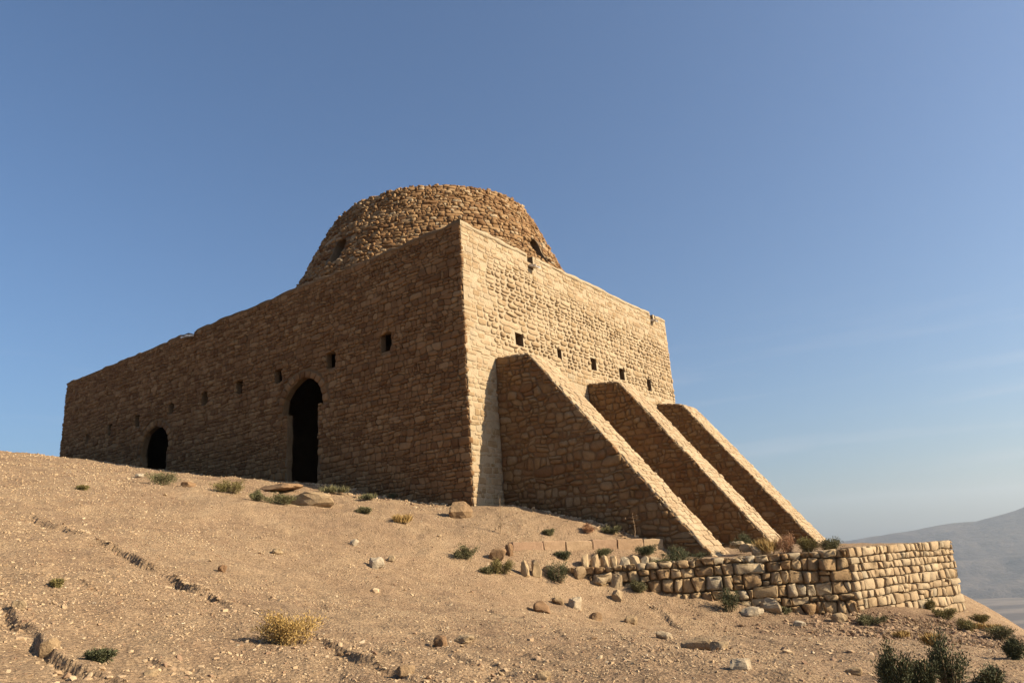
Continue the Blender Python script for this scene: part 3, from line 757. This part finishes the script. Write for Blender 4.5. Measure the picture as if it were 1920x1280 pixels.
# ------------------------------------------------------------------ loose stones
def ico(sub):
    bm = bmesh.new(); bmesh.ops.create_icosphere(bm, subdivisions=sub, radius=1); bm.verts.ensure_lookup_table()
    V = np.array([v.co[:] for v in bm.verts]); F = [[v.index for v in f.verts] for f in bm.faces]; bm.free(); return V, F
ICO = ico(3); ICO2 = ico(2); ICO1 = ico(1)
def rock_shape(seed, base=ICO, cuts=9, rough=.10, box=.35):
    rg_ = np.random.default_rng(seed); V = base[0].copy()
    V = np.sign(V)*np.abs(V)**(1-box)                    # towards a block
    V /= np.abs(V).max(0)
    for k in range(cuts):
        n_ = rg_.normal(size=3); n_ /= np.linalg.norm(n_); d = .62+.25*rg_.random(); e = V@n_-d
        V = V - np.outer(np.maximum(0, e)*.9, n_)
    a = rg_.random(6)*9
    V *= (1+rough*np.sin(V[:, [1]]*3.1+a[0])*np.cos(V[:, [2]]*2.7+a[1])+rough*.7*np.sin(V[:, [0]]*6.3+a[2])*np.sin(V[:, [1]]*5.1+a[3]))
    V += rough*.22*rg_.normal(size=V.shape)
    return V
def rotz(V, a): c, s = math.cos(a), math.sin(a); return V@np.array([[c, s, 0], [-s, c, 0], [0, 0, 1]])
def place_rock(name, px, wpx, hpx, seed, label=None, cat=None, group=None, rnd=.5, parent=None, P=None, deep=.8, turn=None, box=.35, sink=.3, mat='rock', base=ICO):
    if P is None: P = at(px)
    d = float(P@FW); sx = wpx*d/FPX/2; sz = hpx*d/FPX/2/(1-sink)
    V = rock_shape(seed, base, box=box)*np.array([sx, sx*deep, sz]); V = rotz(V, turn if turn is not None else (seed*37 % 60-30)*math.pi/180)
    V = V + P + Z*(sz*(1-2*sink))
    o = mesh_obj(name, V, ICO[1] if base is ICO else ICO2[1], M[mat], parent, rnd, loc=P)
    o.data.polygons.foreach_set('use_smooth', [False]*len(o.data.polygons))
    if label: tag(o, label, cat, group)
    return o
G = 'loose rocks on the slope'
ROCKS = [((584, 945), 100, 25, 'large flat pale boulder lying below the tall doorway', .55), ((528, 918), 74, 10, 'thin dark slab lying left of the large flat boulder', .1),
 ((862, 968), 46, 28, 'brown rock at the foot of the temple corner', .25), ((705, 1064), 32, 20, 'pale rock on the open slope below the temple corner', .95),
 ((665, 1021), 17, 12, 'small white stone above the pale rock on the slope', 1.), ((733, 1051), 18, 10, 'small stone just right of the pale slope rock', .8),
 ((1018, 1147), 36, 20, 'reddish rock below the left end of the retaining wall', .05), ((1080, 1140), 30, 22, 'pale rounded rock below the left end of the retaining wall', .9),
 ((1046, 1130), 24, 12, 'small grey-brown rock between the reddish and the pale rock', .5), ((1312, 1216), 64, 22, 'long flat slab with a shaded side in the lower right foreground', .5),
 ((1352, 1216), 40, 16, 'flat stone just right of the long foreground slab', .6), ((1390, 1251), 46, 16, 'pale flat stone near the bottom, right of the foreground slabs', .9),
 ((1245, 1196), 30, 14, 'pale stone left of the long foreground slab', .85), ((1182, 1166), 26, 15, 'tan stone on the slope left of the dark eroded crack', .6),
 ((1156, 1124), 26, 20, 'grey stone by the head of the dark eroded crack', .7), ((1118, 1162), 24, 14, 'pinkish stone in the middle of the right-hand slope', .2),
 ((1412, 1150), 42, 16, 'pale stone fallen at the foot of the retaining wall', .95), ((1447, 1146), 42, 24, 'pale block lying against the foot of the retaining wall', .85),
 ((92, 1222), 32, 26, 'pinkish rock on the lip of the near eroded ledge', .35), ((36, 1140), 28, 16, 'yellowish rock at the left edge of the picture', .7),
 ((417, 1071), 16, 12, 'small red stone in the middle of the left slope', .0), ((518, 1037), 26, 10, 'small flat stone casting a shadow on the left slope', .6),
 ((824, 1210), 30, 18, 'reddish pointed stone in the centre foreground', .05), ((872, 1200), 46, 10, 'flat yellowish stone right of the red pointed stone', .75),
 ((932, 1046), 36, 18, 'reddish brown block left of the kerb', .15), ((955, 1040), 17, 22, 'dark upright stone against the left end of the kerb', .05),
 ((1126, 1094), 38, 16, 'long pale stone lying left of the retaining wall', .8), ((1157, 1099), 24, 25, 'round stone at the left end of the retaining wall', .7),
 ((1088, 1082), 26, 20, 'small rounded stone behind the long pale stone', .5), ((352, 912), 26, 10, 'small reddish stone near the green shrub on the crest', .1),
 ((262, 895), 16, 8, 'small white stone left of the green shrub on the crest', 1.), ((283, 1265), 26, 12, 'flat tan stone at the bottom left', .6),
 ((1575, 1165), 30, 16, 'rough stone at the foot of the wall corner', .6), ((1500, 1172), 22, 9, 'small pale sliver of stone below the retaining wall', .95),
 ((640, 1228), 20, 9, 'small dark stone below the dry yellow bush', .2), ((1020, 1272), 34, 14, 'tan stone at the bottom centre edge', .5),
 ((760, 1262), 40, 15, 'broken clod of earth at the bottom centre', .3), ((1600, 1262), 30, 12, 'flat stone left of the dark bushes', .5)]
for i, (px, wp, hp, lab, rd) in enumerate(ROCKS):
    place_rock('rock', px, wp, hp, 100+i, lab, 'rock', G, rd, deep=.7 if hp > 12 else .9)

# kerb of cut blocks
K0, K1 = np.array(ray_y((962, 1041), 18.3)), np.array(ray_y((1246, 1031), 20.0)); kt = K1-K0; KL = np.linalg.norm(kt); kt /= KL; kn = np.array([kt[1], -kt[0], 0])
kerb = empty('stone_kerb', K0+kt*KL/2, 'low kerb of cut sandstone blocks in front of the nearest buttress', 'kerb')
x = 0.; kw = [.80, .60, .74, .70, .76, .6, 9]
for i, wv in enumerate(kw):
    wv = min(wv, KL-x)
    if wv < .1: break
    bm = bmesh.new(); bmesh.ops.create_cube(bm, size=1); bmesh.ops.subdivide_edges(bm, edges=bm.edges, cuts=3, use_grid_fill=True)
    bmesh.ops.bevel(bm, geom=[e for e in bm.edges if len(e.link_faces) == 2 and e.calc_face_angle() > 1], offset=.03, segments=1, affect='EDGES')
    V = np.array([v.co[:] for v in bm.verts]); F = [[v.index for v in f.verts] for f in bm.faces]; bm.free()
    wd_ = min(wv-.015, KL-x); V = V*np.array([wd_, .36, .50]) + .006*rng.normal(size=V.shape)
    base = K0+kt*(x+wv/2)+Z*(.245-.25-.02*(i % 2)); base[2] = (K0+kt*(x+wv/2))[2]+.30-.25+.012*math.sin(i*2.2)
    W = base+V[:, :1]*kt+V[:, 1:2]*(kn+.03*math.sin(i*3.)*kt)-kn*.17+V[:, 2:]*Z
    o = mesh_obj('block', W, F, M['kerb'], kerb, (i*.37) % 1, smooth=False, loc=base); x += wv
# row of upright stones between kerb and wall
low = empty('stone_row', (2.2, 18.8, -.1), 'broken row of small upright stones between the kerb and the retaining wall', 'stone row')
for i, (px, wp, hp, yy) in enumerate([((985, 1079), 15, 30, 0), ((1006, 1079), 21, 29, 0), ((1030, 1072), 22, 14, 0), ((1098, 1071), 19, 33, 18.5), ((1116, 1069), 17, 31, 18.5), ((1136, 1067), 18, 28, 18.55), ((1153, 1065), 14, 27, 18.55),
        ((1172, 1066), 20, 26, 18.55), ((1191, 1064), 17, 24, 18.55), ((1209, 1062), 18, 21, 18.6), ((1228, 1058), 20, 16, 18.65), ((1248, 1056), 16, 13, 19.0), ((1420, 1040), 20, 17, 18.9), ((1437, 1038), 15, 14, 18.9), ((1405, 1030), 26, 14, 19.2), ((1385, 1022), 30, 10, 19.6)]):
    if yy: d = aim(px); P = d*yy/d[1]
    else: P = at(px)
    place_rock('stone', px, wp*1.12, hp*1.05, 300+i, parent=low, P=P-Z*.03, rnd=.5+.5*rng.random(), deep=.9, box=.4, mat='ret_stone', sink=.2, base=ICO2)

# gravel: far too many to count
def scatter_gravel():
    VV, FF, RR = [], [], []; k = 0
    bm = bmesh.new(); bmesh.ops.create_cube(bm, size=2); CV = np.array([v.co[:] for v in bm.verts]); CF = np.array([[v.index for v in f.verts] for f in bm.faces]); bm.free()
    small = [CV*(.55+.6*rng.random(CV.shape)) for _ in range(16)]
    lib = [rock_shape(500+i, ICO1, 4, .12, .25) for i in range(14)]; F1 = np.array(ICO1[1])
    def put(x, y, s, rr, shapes, Fb):
        nonlocal k
        z = H(x, y); pick = rng.integers(len(shapes), size=len(x)); B = np.stack(shapes)[pick]
        a = rng.random(len(x))*6.283; c, sn = np.cos(a), np.sin(a); tl = rng.normal(size=len(x))*.35
        S = np.stack([s*(.8+.7*rng.random(len(x))), s, s*(.4+.45*rng.random(len(x)))], 1)
        B = B*S[:, None, :]; B[:, :, 2] += B[:, :, 0]*tl[:, None]
        X = B[:, :, 0]*c[:, None]-B[:, :, 1]*sn[:, None]; Y = B[:, :, 0]*sn[:, None]+B[:, :, 1]*c[:, None]
        V = np.stack([X+x[:, None], Y+y[:, None], B[:, :, 2]+(z+s*.1)[:, None]], -1).reshape(-1, 3)
        nb = B.shape[1]; FF.extend((Fb[None]+k+nb*np.arange(len(x))[:, None, None]).reshape(-1, Fb.shape[1]).tolist())
        VV.append(V); RR.append(np.repeat(rr, nb)); k += len(V)
    def clear(x, y):
        uu = (x-C0[0])*dR[0]+(y-C0[1])*dR[1]; vv = (x-C0[0])*nR[0]+(y-C0[1])*nR[1]
        return ~((uu > -.05) & (vv < .1)) & ~((y > 18.2) & (x > 1.2))
    n = 95000
    a = np.radians(rng.uniform(-42, 42, n)); r = 4.2*np.exp(rng.random(n)**.85*math.log(34/4.2)); x, y = r*np.sin(a), r*np.cos(a)
    s = np.maximum(.0050*np.exp(rng.normal(size=n)*.5), .00062*r*(.6+.8*rng.random(n)))
    keep = (rng.random(n) < .6+1.3*fbm(x/1.6, y/1.6, 95, 3)) & clear(x, y)
    put(x[keep], y[keep], s[keep], rng.random(keep.sum())**1.25, small, CF)
    n = 4200
    a = np.radians(rng.uniform(-42, 42, n)); r = 4.2*np.exp(rng.random(n)*math.log(26/4.2)); x, y = r*np.sin(a), r*np.cos(a)
    s = .0095*np.exp(rng.normal(size=n)*.5)*(.6+.06*r); keep = (rng.random(n) < .5+1.5*fbm(x/2.2, y/2.2, 97, 3)+.02*x) & clear(x, y)
    put(x[keep], y[keep], s[keep], rng.random(keep.sum())*.85, lib, F1)
    for Q, A, wd in LP:                                  # clods along the eroded lips
        ln = np.linalg.norm(np.diff(Q, axis=0), axis=1).sum(); m = int(ln*15); t = rng.random(m)*(len(Q)-1); i = t.astype(int); f_ = (t-i)[:, None]
        p = Q[i]*(1-f_)+Q[i+1]*f_ + rng.normal(size=(m, 2))*.09
        put(p[:, 0], p[:, 1], .008+.022*rng.random(m)**2, rng.random(m)*.7, lib, F1)
    m = 1500; wd_ = rng.random(m)*27; off = -np.abs(rng.normal(size=m))*.7-.05; q = C0[None, :2]+dL[None, :2]*wd_[:, None]+dR[None, :2]*off[:, None]   # spall at the wall foot
    put(q[:, 0], q[:, 1], .012+.07*rng.random(m)**4, rng.random(m)*.9, lib, F1)
    m = 260; vv_ = rng.random(m)*5.5; off = -np.abs(rng.normal(size=m))*.35; q = np.array([site(1.42+o_, v_)[:2] for o_, v_ in zip(off, vv_)]); put(q[:, 0], q[:, 1], .012+.06*rng.random(m)**3, rng.random(m)*.9, lib, F1)
    m = 9000; p = np.array([8.6, 16.2])+rng.normal(size=(m, 2))*np.array([1.6, 1.9])   # rubble on the bank right of the wall
    q = clear(p[:, 0], p[:, 1]); p = p[q]; m = len(p); put(p[:, 0], p[:, 1], .010+.045*rng.random(m)**3, rng.random(m)*.3, lib, F1)
    o = mesh_obj('gravel', np.concatenate(VV), FF, M['gravel'], rnd=np.concatenate(RR), smooth=False); tag(o, 'loose gravel strewn over the slope', 'gravel', kind='stuff')
scatter_gravel()

# ------------------------------------------------------------------ plants
def tube(pts, r_a, r_b):
    V, F = [], []; n = len(pts)
    for i, p in enumerate(pts):
        r = r_a+(r_b-r_a)*i/(n-1)
        for k in range(3): a = k*2.094; V.append((p[0]+r*math.cos(a), p[1]+r*math.sin(a), p[2]))
        if i:
            for k in range(3): q = (k+1) % 3; F.append([(i-1)*3+k, (i-1)*3+q, i*3+q, i*3+k])
    return V, F
def plant(name, px, wpx, hpx, kind, label, seed, yy=None, cat='shrub', dens=1.):
    rg_ = np.random.default_rng(seed)
    if yy: d = aim(px); P = d*yy/d[1]
    else: P = at(px)
    if P is None: return
    D = float(P@FW); wd, ht = wpx*D/FPX/2, hpx*D/FPX
    t = empty(name, P, label, cat, 'plants on the hillside')
    SV_, SF, k = [], [], 0; LV, LF, LR = [], [], []
    mat = {'green': 'green', 'dark': 'dark', 'olive': 'olive', 'dry': 'dry', 'red': 'red', 'grass': 'green', 'straw': 'dry', 'stalk': 'twig'}[kind]
    nleaf = 0
    def leaves(p, d_, ln, lw):
        nonlocal nleaf
        m_ = len(p); d_ = d_/(np.linalg.norm(d_, axis=1, keepdims=True)+1e-9); s_ = np.cross(d_, rg_.normal(size=(m_, 3))); s_ /= np.linalg.norm(s_, axis=1, keepdims=True)+1e-9
        ln = np.broadcast_to(ln, (m_,))[:, None]; lw = np.broadcast_to(lw, (m_,))[:, None]
        LV.append(np.stack([p-s_*lw*.25, p+d_*ln*.5-s_*lw*.5, p+d_*ln, p+d_*ln*.5+s_*lw*.5], 1).reshape(-1, 3)); LR.append(np.repeat(rg_.random(m_), 4)); nleaf += m_
    if kind == 'stalk':
        top = np.array([wd*.3*rg_.normal(), 0, ht]); pts = [top*q+np.array([.02*math.sin(q*5), 0, 0]) for q in np.linspace(0, 1, 6)]
        V, F = tube(pts, .013, .006); SV_ += V; SF += F; k = len(SV_)
        for i in range(14):
            q = .12+.8*rg_.random(); p = top*q; e = p+np.array([rg_.normal()*.09, rg_.normal()*.09, .07*rg_.random()]); V, F = tube([p, (p+e)/2+Z*.01, e], .006, .003)
            SV_ += V; SF += [[a+k for a in f] for f in F]; k = len(SV_)
            leaves(np.repeat(e[None], 4, 0), rg_.normal(size=(4, 3)), .045, .014)
    else:
        grass = kind in ('grass', 'straw')
        ns = int((10 if grass else 16)+10*min(1, wd)); lobes = [(rg_.uniform(-.75, .75), rg_.uniform(-.6, .6), .55+.45*rg_.random()) for _ in range(7)]
        for i in range(ns):
            lx, ly, lh = lobes[i % 7]; lh = lh*(1.16 if rg_.random() < .2 else 1); b0 = np.array([lx*wd*.35+rg_.normal()*wd*.06, ly*wd*.3, -.02])
            e = np.array([lx*wd+rg_.normal()*wd*.14, ly*wd*.8+rg_.normal()*wd*.14, ht*lh*(.75+.3*rg_.random())*max(.35, 1-.35*abs(lx))])
            m_ = (b0+e)/2+np.array([0, 0, ht*.12]); V, F = tube([b0, m_, e+(e-m_)*.25*rg_.random()], .007*ht/.3+.002, .0025)
            SV_ += V; SF += [[a+k for a in f] for f in F]; k = len(SV_)
            nl = int(dens*(40 if grass else 150)*(1+.6*min(wd, 1.)))
            q = (.12+.92*rg_.random(nl)**.7)[:, None]; p = (1-q)**2*b0+2*q*(1-q)*m_+q*q*e
            p = p+rg_.normal(size=(nl, 3))*np.array([wd*.13, wd*.13, ht*.09]); p[:, 2] = np.maximum(p[:, 2], -.01)
            if grass: leaves(p*np.array([1, 1, .3]), np.c_[rg_.normal(size=nl)*.35+lx*.3, rg_.normal(size=nl)*.35, np.ones(nl)], ht*(.35+.5*rg_.random(nl)), .010+.004*D/18)
            else: leaves(p, (p-b0)+rg_.normal(size=(nl, 3))*.12, (.022+.026*rg_.random(nl))*(.6+.4*D/18), (.008+.006*rg_.random(nl))*(.6+.5*D/18))
    LV, LR = np.concatenate(LV), np.concatenate(LR); LF = np.arange(nleaf*4).reshape(-1, 4)
    mesh_obj('stems', np.array(SV_)+P, SF, M['twig'], t, .5, loc=P)
    mesh_obj('foliage', LV+P, LF, M[mat], t, LR, smooth=False, loc=P)
PL = [((548, 1208), 138, 62, 'dry', 'yellow dry bush standing alone on the open slope'), ((302, 909), 50, 27, 'green', 'green shrub on the crest below the small far doorway'),
 ((434, 924), 62, 26, 'olive', 'yellow-green shrub on the crest between the two doorways'), ((482, 938), 34, 18, 'green', 'small green shrub left of the large flat boulder'),
 ((522, 945), 78, 20, 'green', 'low green mat of leaves in front of the large flat boulder'), ((628, 926), 62, 18, 'grass', 'tuft of green grass right of the large flat boulder'),
 ((690, 937), 34, 14, 'grass', 'small grass tuft at the foot of the shaded wall'), ((686, 962), 36, 12, 'green', 'small flat green plant on the slope below the shaded wall'),
 ((752, 936), 60, 16, 'green', 'dark green growth along the foot of the shaded wall'), ((756, 982), 44, 22, 'straw', 'straw-coloured tuft on the slope below the shaded wall'),
 ((818, 942), 22, 12, 'green', 'tiny green plant near the temple corner'), ((872, 1047), 44, 22, 'green', 'green shrub on the slope left of the kerb'),
 ((1030, 1003), 26, 13, 'green', 'little green plant on the bare mound above the kerb'), ((1146, 1000), 40, 15, 'green', 'green plant at the shaded foot of the nearest buttress'),
 ((1098, 998), 36, 14, 'red', 'reddish dry plant on the mound above the kerb'), ((942, 1074), 56, 26, 'olive', 'olive shrub left of the upright stones'),
 ((1046, 1092), 50, 36, 'dark', 'dark green bush among the upright stones below the kerb'), ((1058, 1048), 34, 16, 'dark', 'small dark plant against the front of the kerb'),
 ((1122, 1043), 54, 16, 'green', 'green strip of plants at the foot of the kerb blocks'), ((1196, 1110), 40, 20, 'green', 'green plant at the left foot of the retaining wall'),
 ((1370, 1146), 52, 38, 'dark', 'round dark green bush at the foot of the retaining wall'), ((1470, 1150), 28, 12, 'green', 'small green tuft at the foot of the wall near its corner'),
 ((1634, 1170), 60, 18, 'green', 'low green plant below the wall corner'), ((1740, 1142), 34, 16, 'olive', 'olive tuft at the foot of the sunlit wall end'),
 ((1776, 1160), 44, 20, 'olive', 'olive tuft on the dark bank below the wall end'), ((1874, 1200), 66, 28, 'green', 'green shrub on the bank at the right edge'),
 ((1908, 1236), 54, 44, 'dark', 'dark bush cut by the right edge of the picture'), ((1682, 1310), 86, 98, 'dark', 'left one of the dark bushes in the lower right corner'),
 ((1736, 1302), 60, 60, 'dark', 'lowest dark bush between the two taller ones'), ((1786, 1300), 78, 98, 'dark', 'right one of the two tall dark bushes in the lower right corner'),
 ((1862, 1292), 80, 40, 'dark', 'low dark bush along the bottom right edge'), ((1752, 1212), 40, 30, 'straw', 'yellowish tuft behind the dark bushes'),
 ((184, 1240), 52, 22, 'dark', 'dark little shrub by the near eroded ledge'), ((106, 1100), 32, 13, 'olive', 'grey-green tuft at the left side of the slope'),
 ((155, 918), 26, 8, 'olive', 'tiny tuft on the bare crest at the left'), ((1840, 1180), 34, 14, 'straw', 'straw tuft on the skyline bank at the right'),
 ((1838, 1166), 40, 16, 'olive', 'olive scrub on the skyline of the bank beside the wall end'), ((1866, 1182), 30, 14, 'straw', 'small straw tuft low on the skyline bank at the right'), ((1806, 1182), 46, 20, 'olive', 'wide olive scrub in the middle of the dark bank'), ((1690, 1196), 40, 16, 'straw', 'pale straw tuft behind the left dark bush'),
 ((915, 1075), 30, 14, 'green', 'low green plant left of the olive shrub')]
for i, (px, wp, hp, kd, lab) in enumerate(PL): plant('shrub' if kd not in ('grass', 'straw') else 'grass_tuft', px, wp, hp, kd, lab, 700+i, cat='shrub' if kd not in ('grass', 'straw') else 'grass tuft', dens=1.6 if hp > 40 else 1)
PT = [((1205, 1040), 56, 18, 'dark', 'dark dry shrub beside the right end of the kerb', 19.2), ((1288, 1056), 104, 32, 'dark', 'wide dark green shrub on the wall top before the nearest buttress', 18.65), ((1245, 1060), 60, 14, 'green', 'low green plant on the wall top left of the wide shrub', 18.6),
 ((1396, 1034), 54, 38, 'dark', 'round dark shrub between the first and middle buttress', 19.6), ((1445, 1040), 66, 36, 'straw', 'straw-coloured grass on the wall top before the middle buttress', 18.9), ((1478, 1038), 44, 40, 'red', 'reddish dry plant on the wall top', 18.9), ((1512, 1036), 60, 30, 'olive', 'olive shrub on the wall top before the farthest buttress', 18.9), ((1552, 1034), 62, 24, 'green', 'green shrub at the end of the row on the wall top', 18.9)]
for i, (px, wp, hp, kd, lab, yy) in enumerate(PT): plant('shrub' if kd != 'straw' else 'grass_tuft', px, wp, hp, kd, lab, 800+i, yy, 'shrub' if kd != 'straw' else 'grass tuft')
plant('dry_stalk', (938, 1000), 20, 66, 'stalk', 'thin brown dry stalk standing before the nearest buttress', 850, cat='stalk')
plant('dry_stalk', (1190, 1006), 14, 44, 'stalk', 'thin dry stalk in the shade of the nearest buttress', 851, 20.0, cat='stalk')

def dry_brush():
    LV, LF, LR = [], [], []
    n = 9000; p = np.array([8.8, 16.4])+rng.normal(size=(n, 2))*np.array([1.5, 2.0]); ok = (fbm(p[:, 0]/.8, p[:, 1]/.8, 99, 3) > -.05) & ~((p[:, 1] > 18.0) & (p[:, 0] > 1)); p = p[ok]; z = H(p[:, 0], p[:, 1])
    for (x, y), zz in zip(p, z):
        a = rng.random()*6.283; l = .06+.18*rng.random()**1.5; e = np.array([math.cos(a)*l, math.sin(a)*l, l*(.15+.8*rng.random())]); s_ = np.array([-math.sin(a), math.cos(a), 0])*.006; q = np.array([x, y, zz-.01]); b_ = len(LV)
        LV += [q-s_, q+s_, q+e*.6+s_, q+e, q+e*.6-s_]; LF.append([b_, b_+1, b_+2, b_+3, b_+4]); LR += [rng.random()]*5
    tag(mesh_obj('dry_brush', LV, LF, M['twig'], rnd=np.array(LR), smooth=False), 'dry brown brushwood lying on the bank below the wall end', 'brush', kind='stuff')
dry_brush()
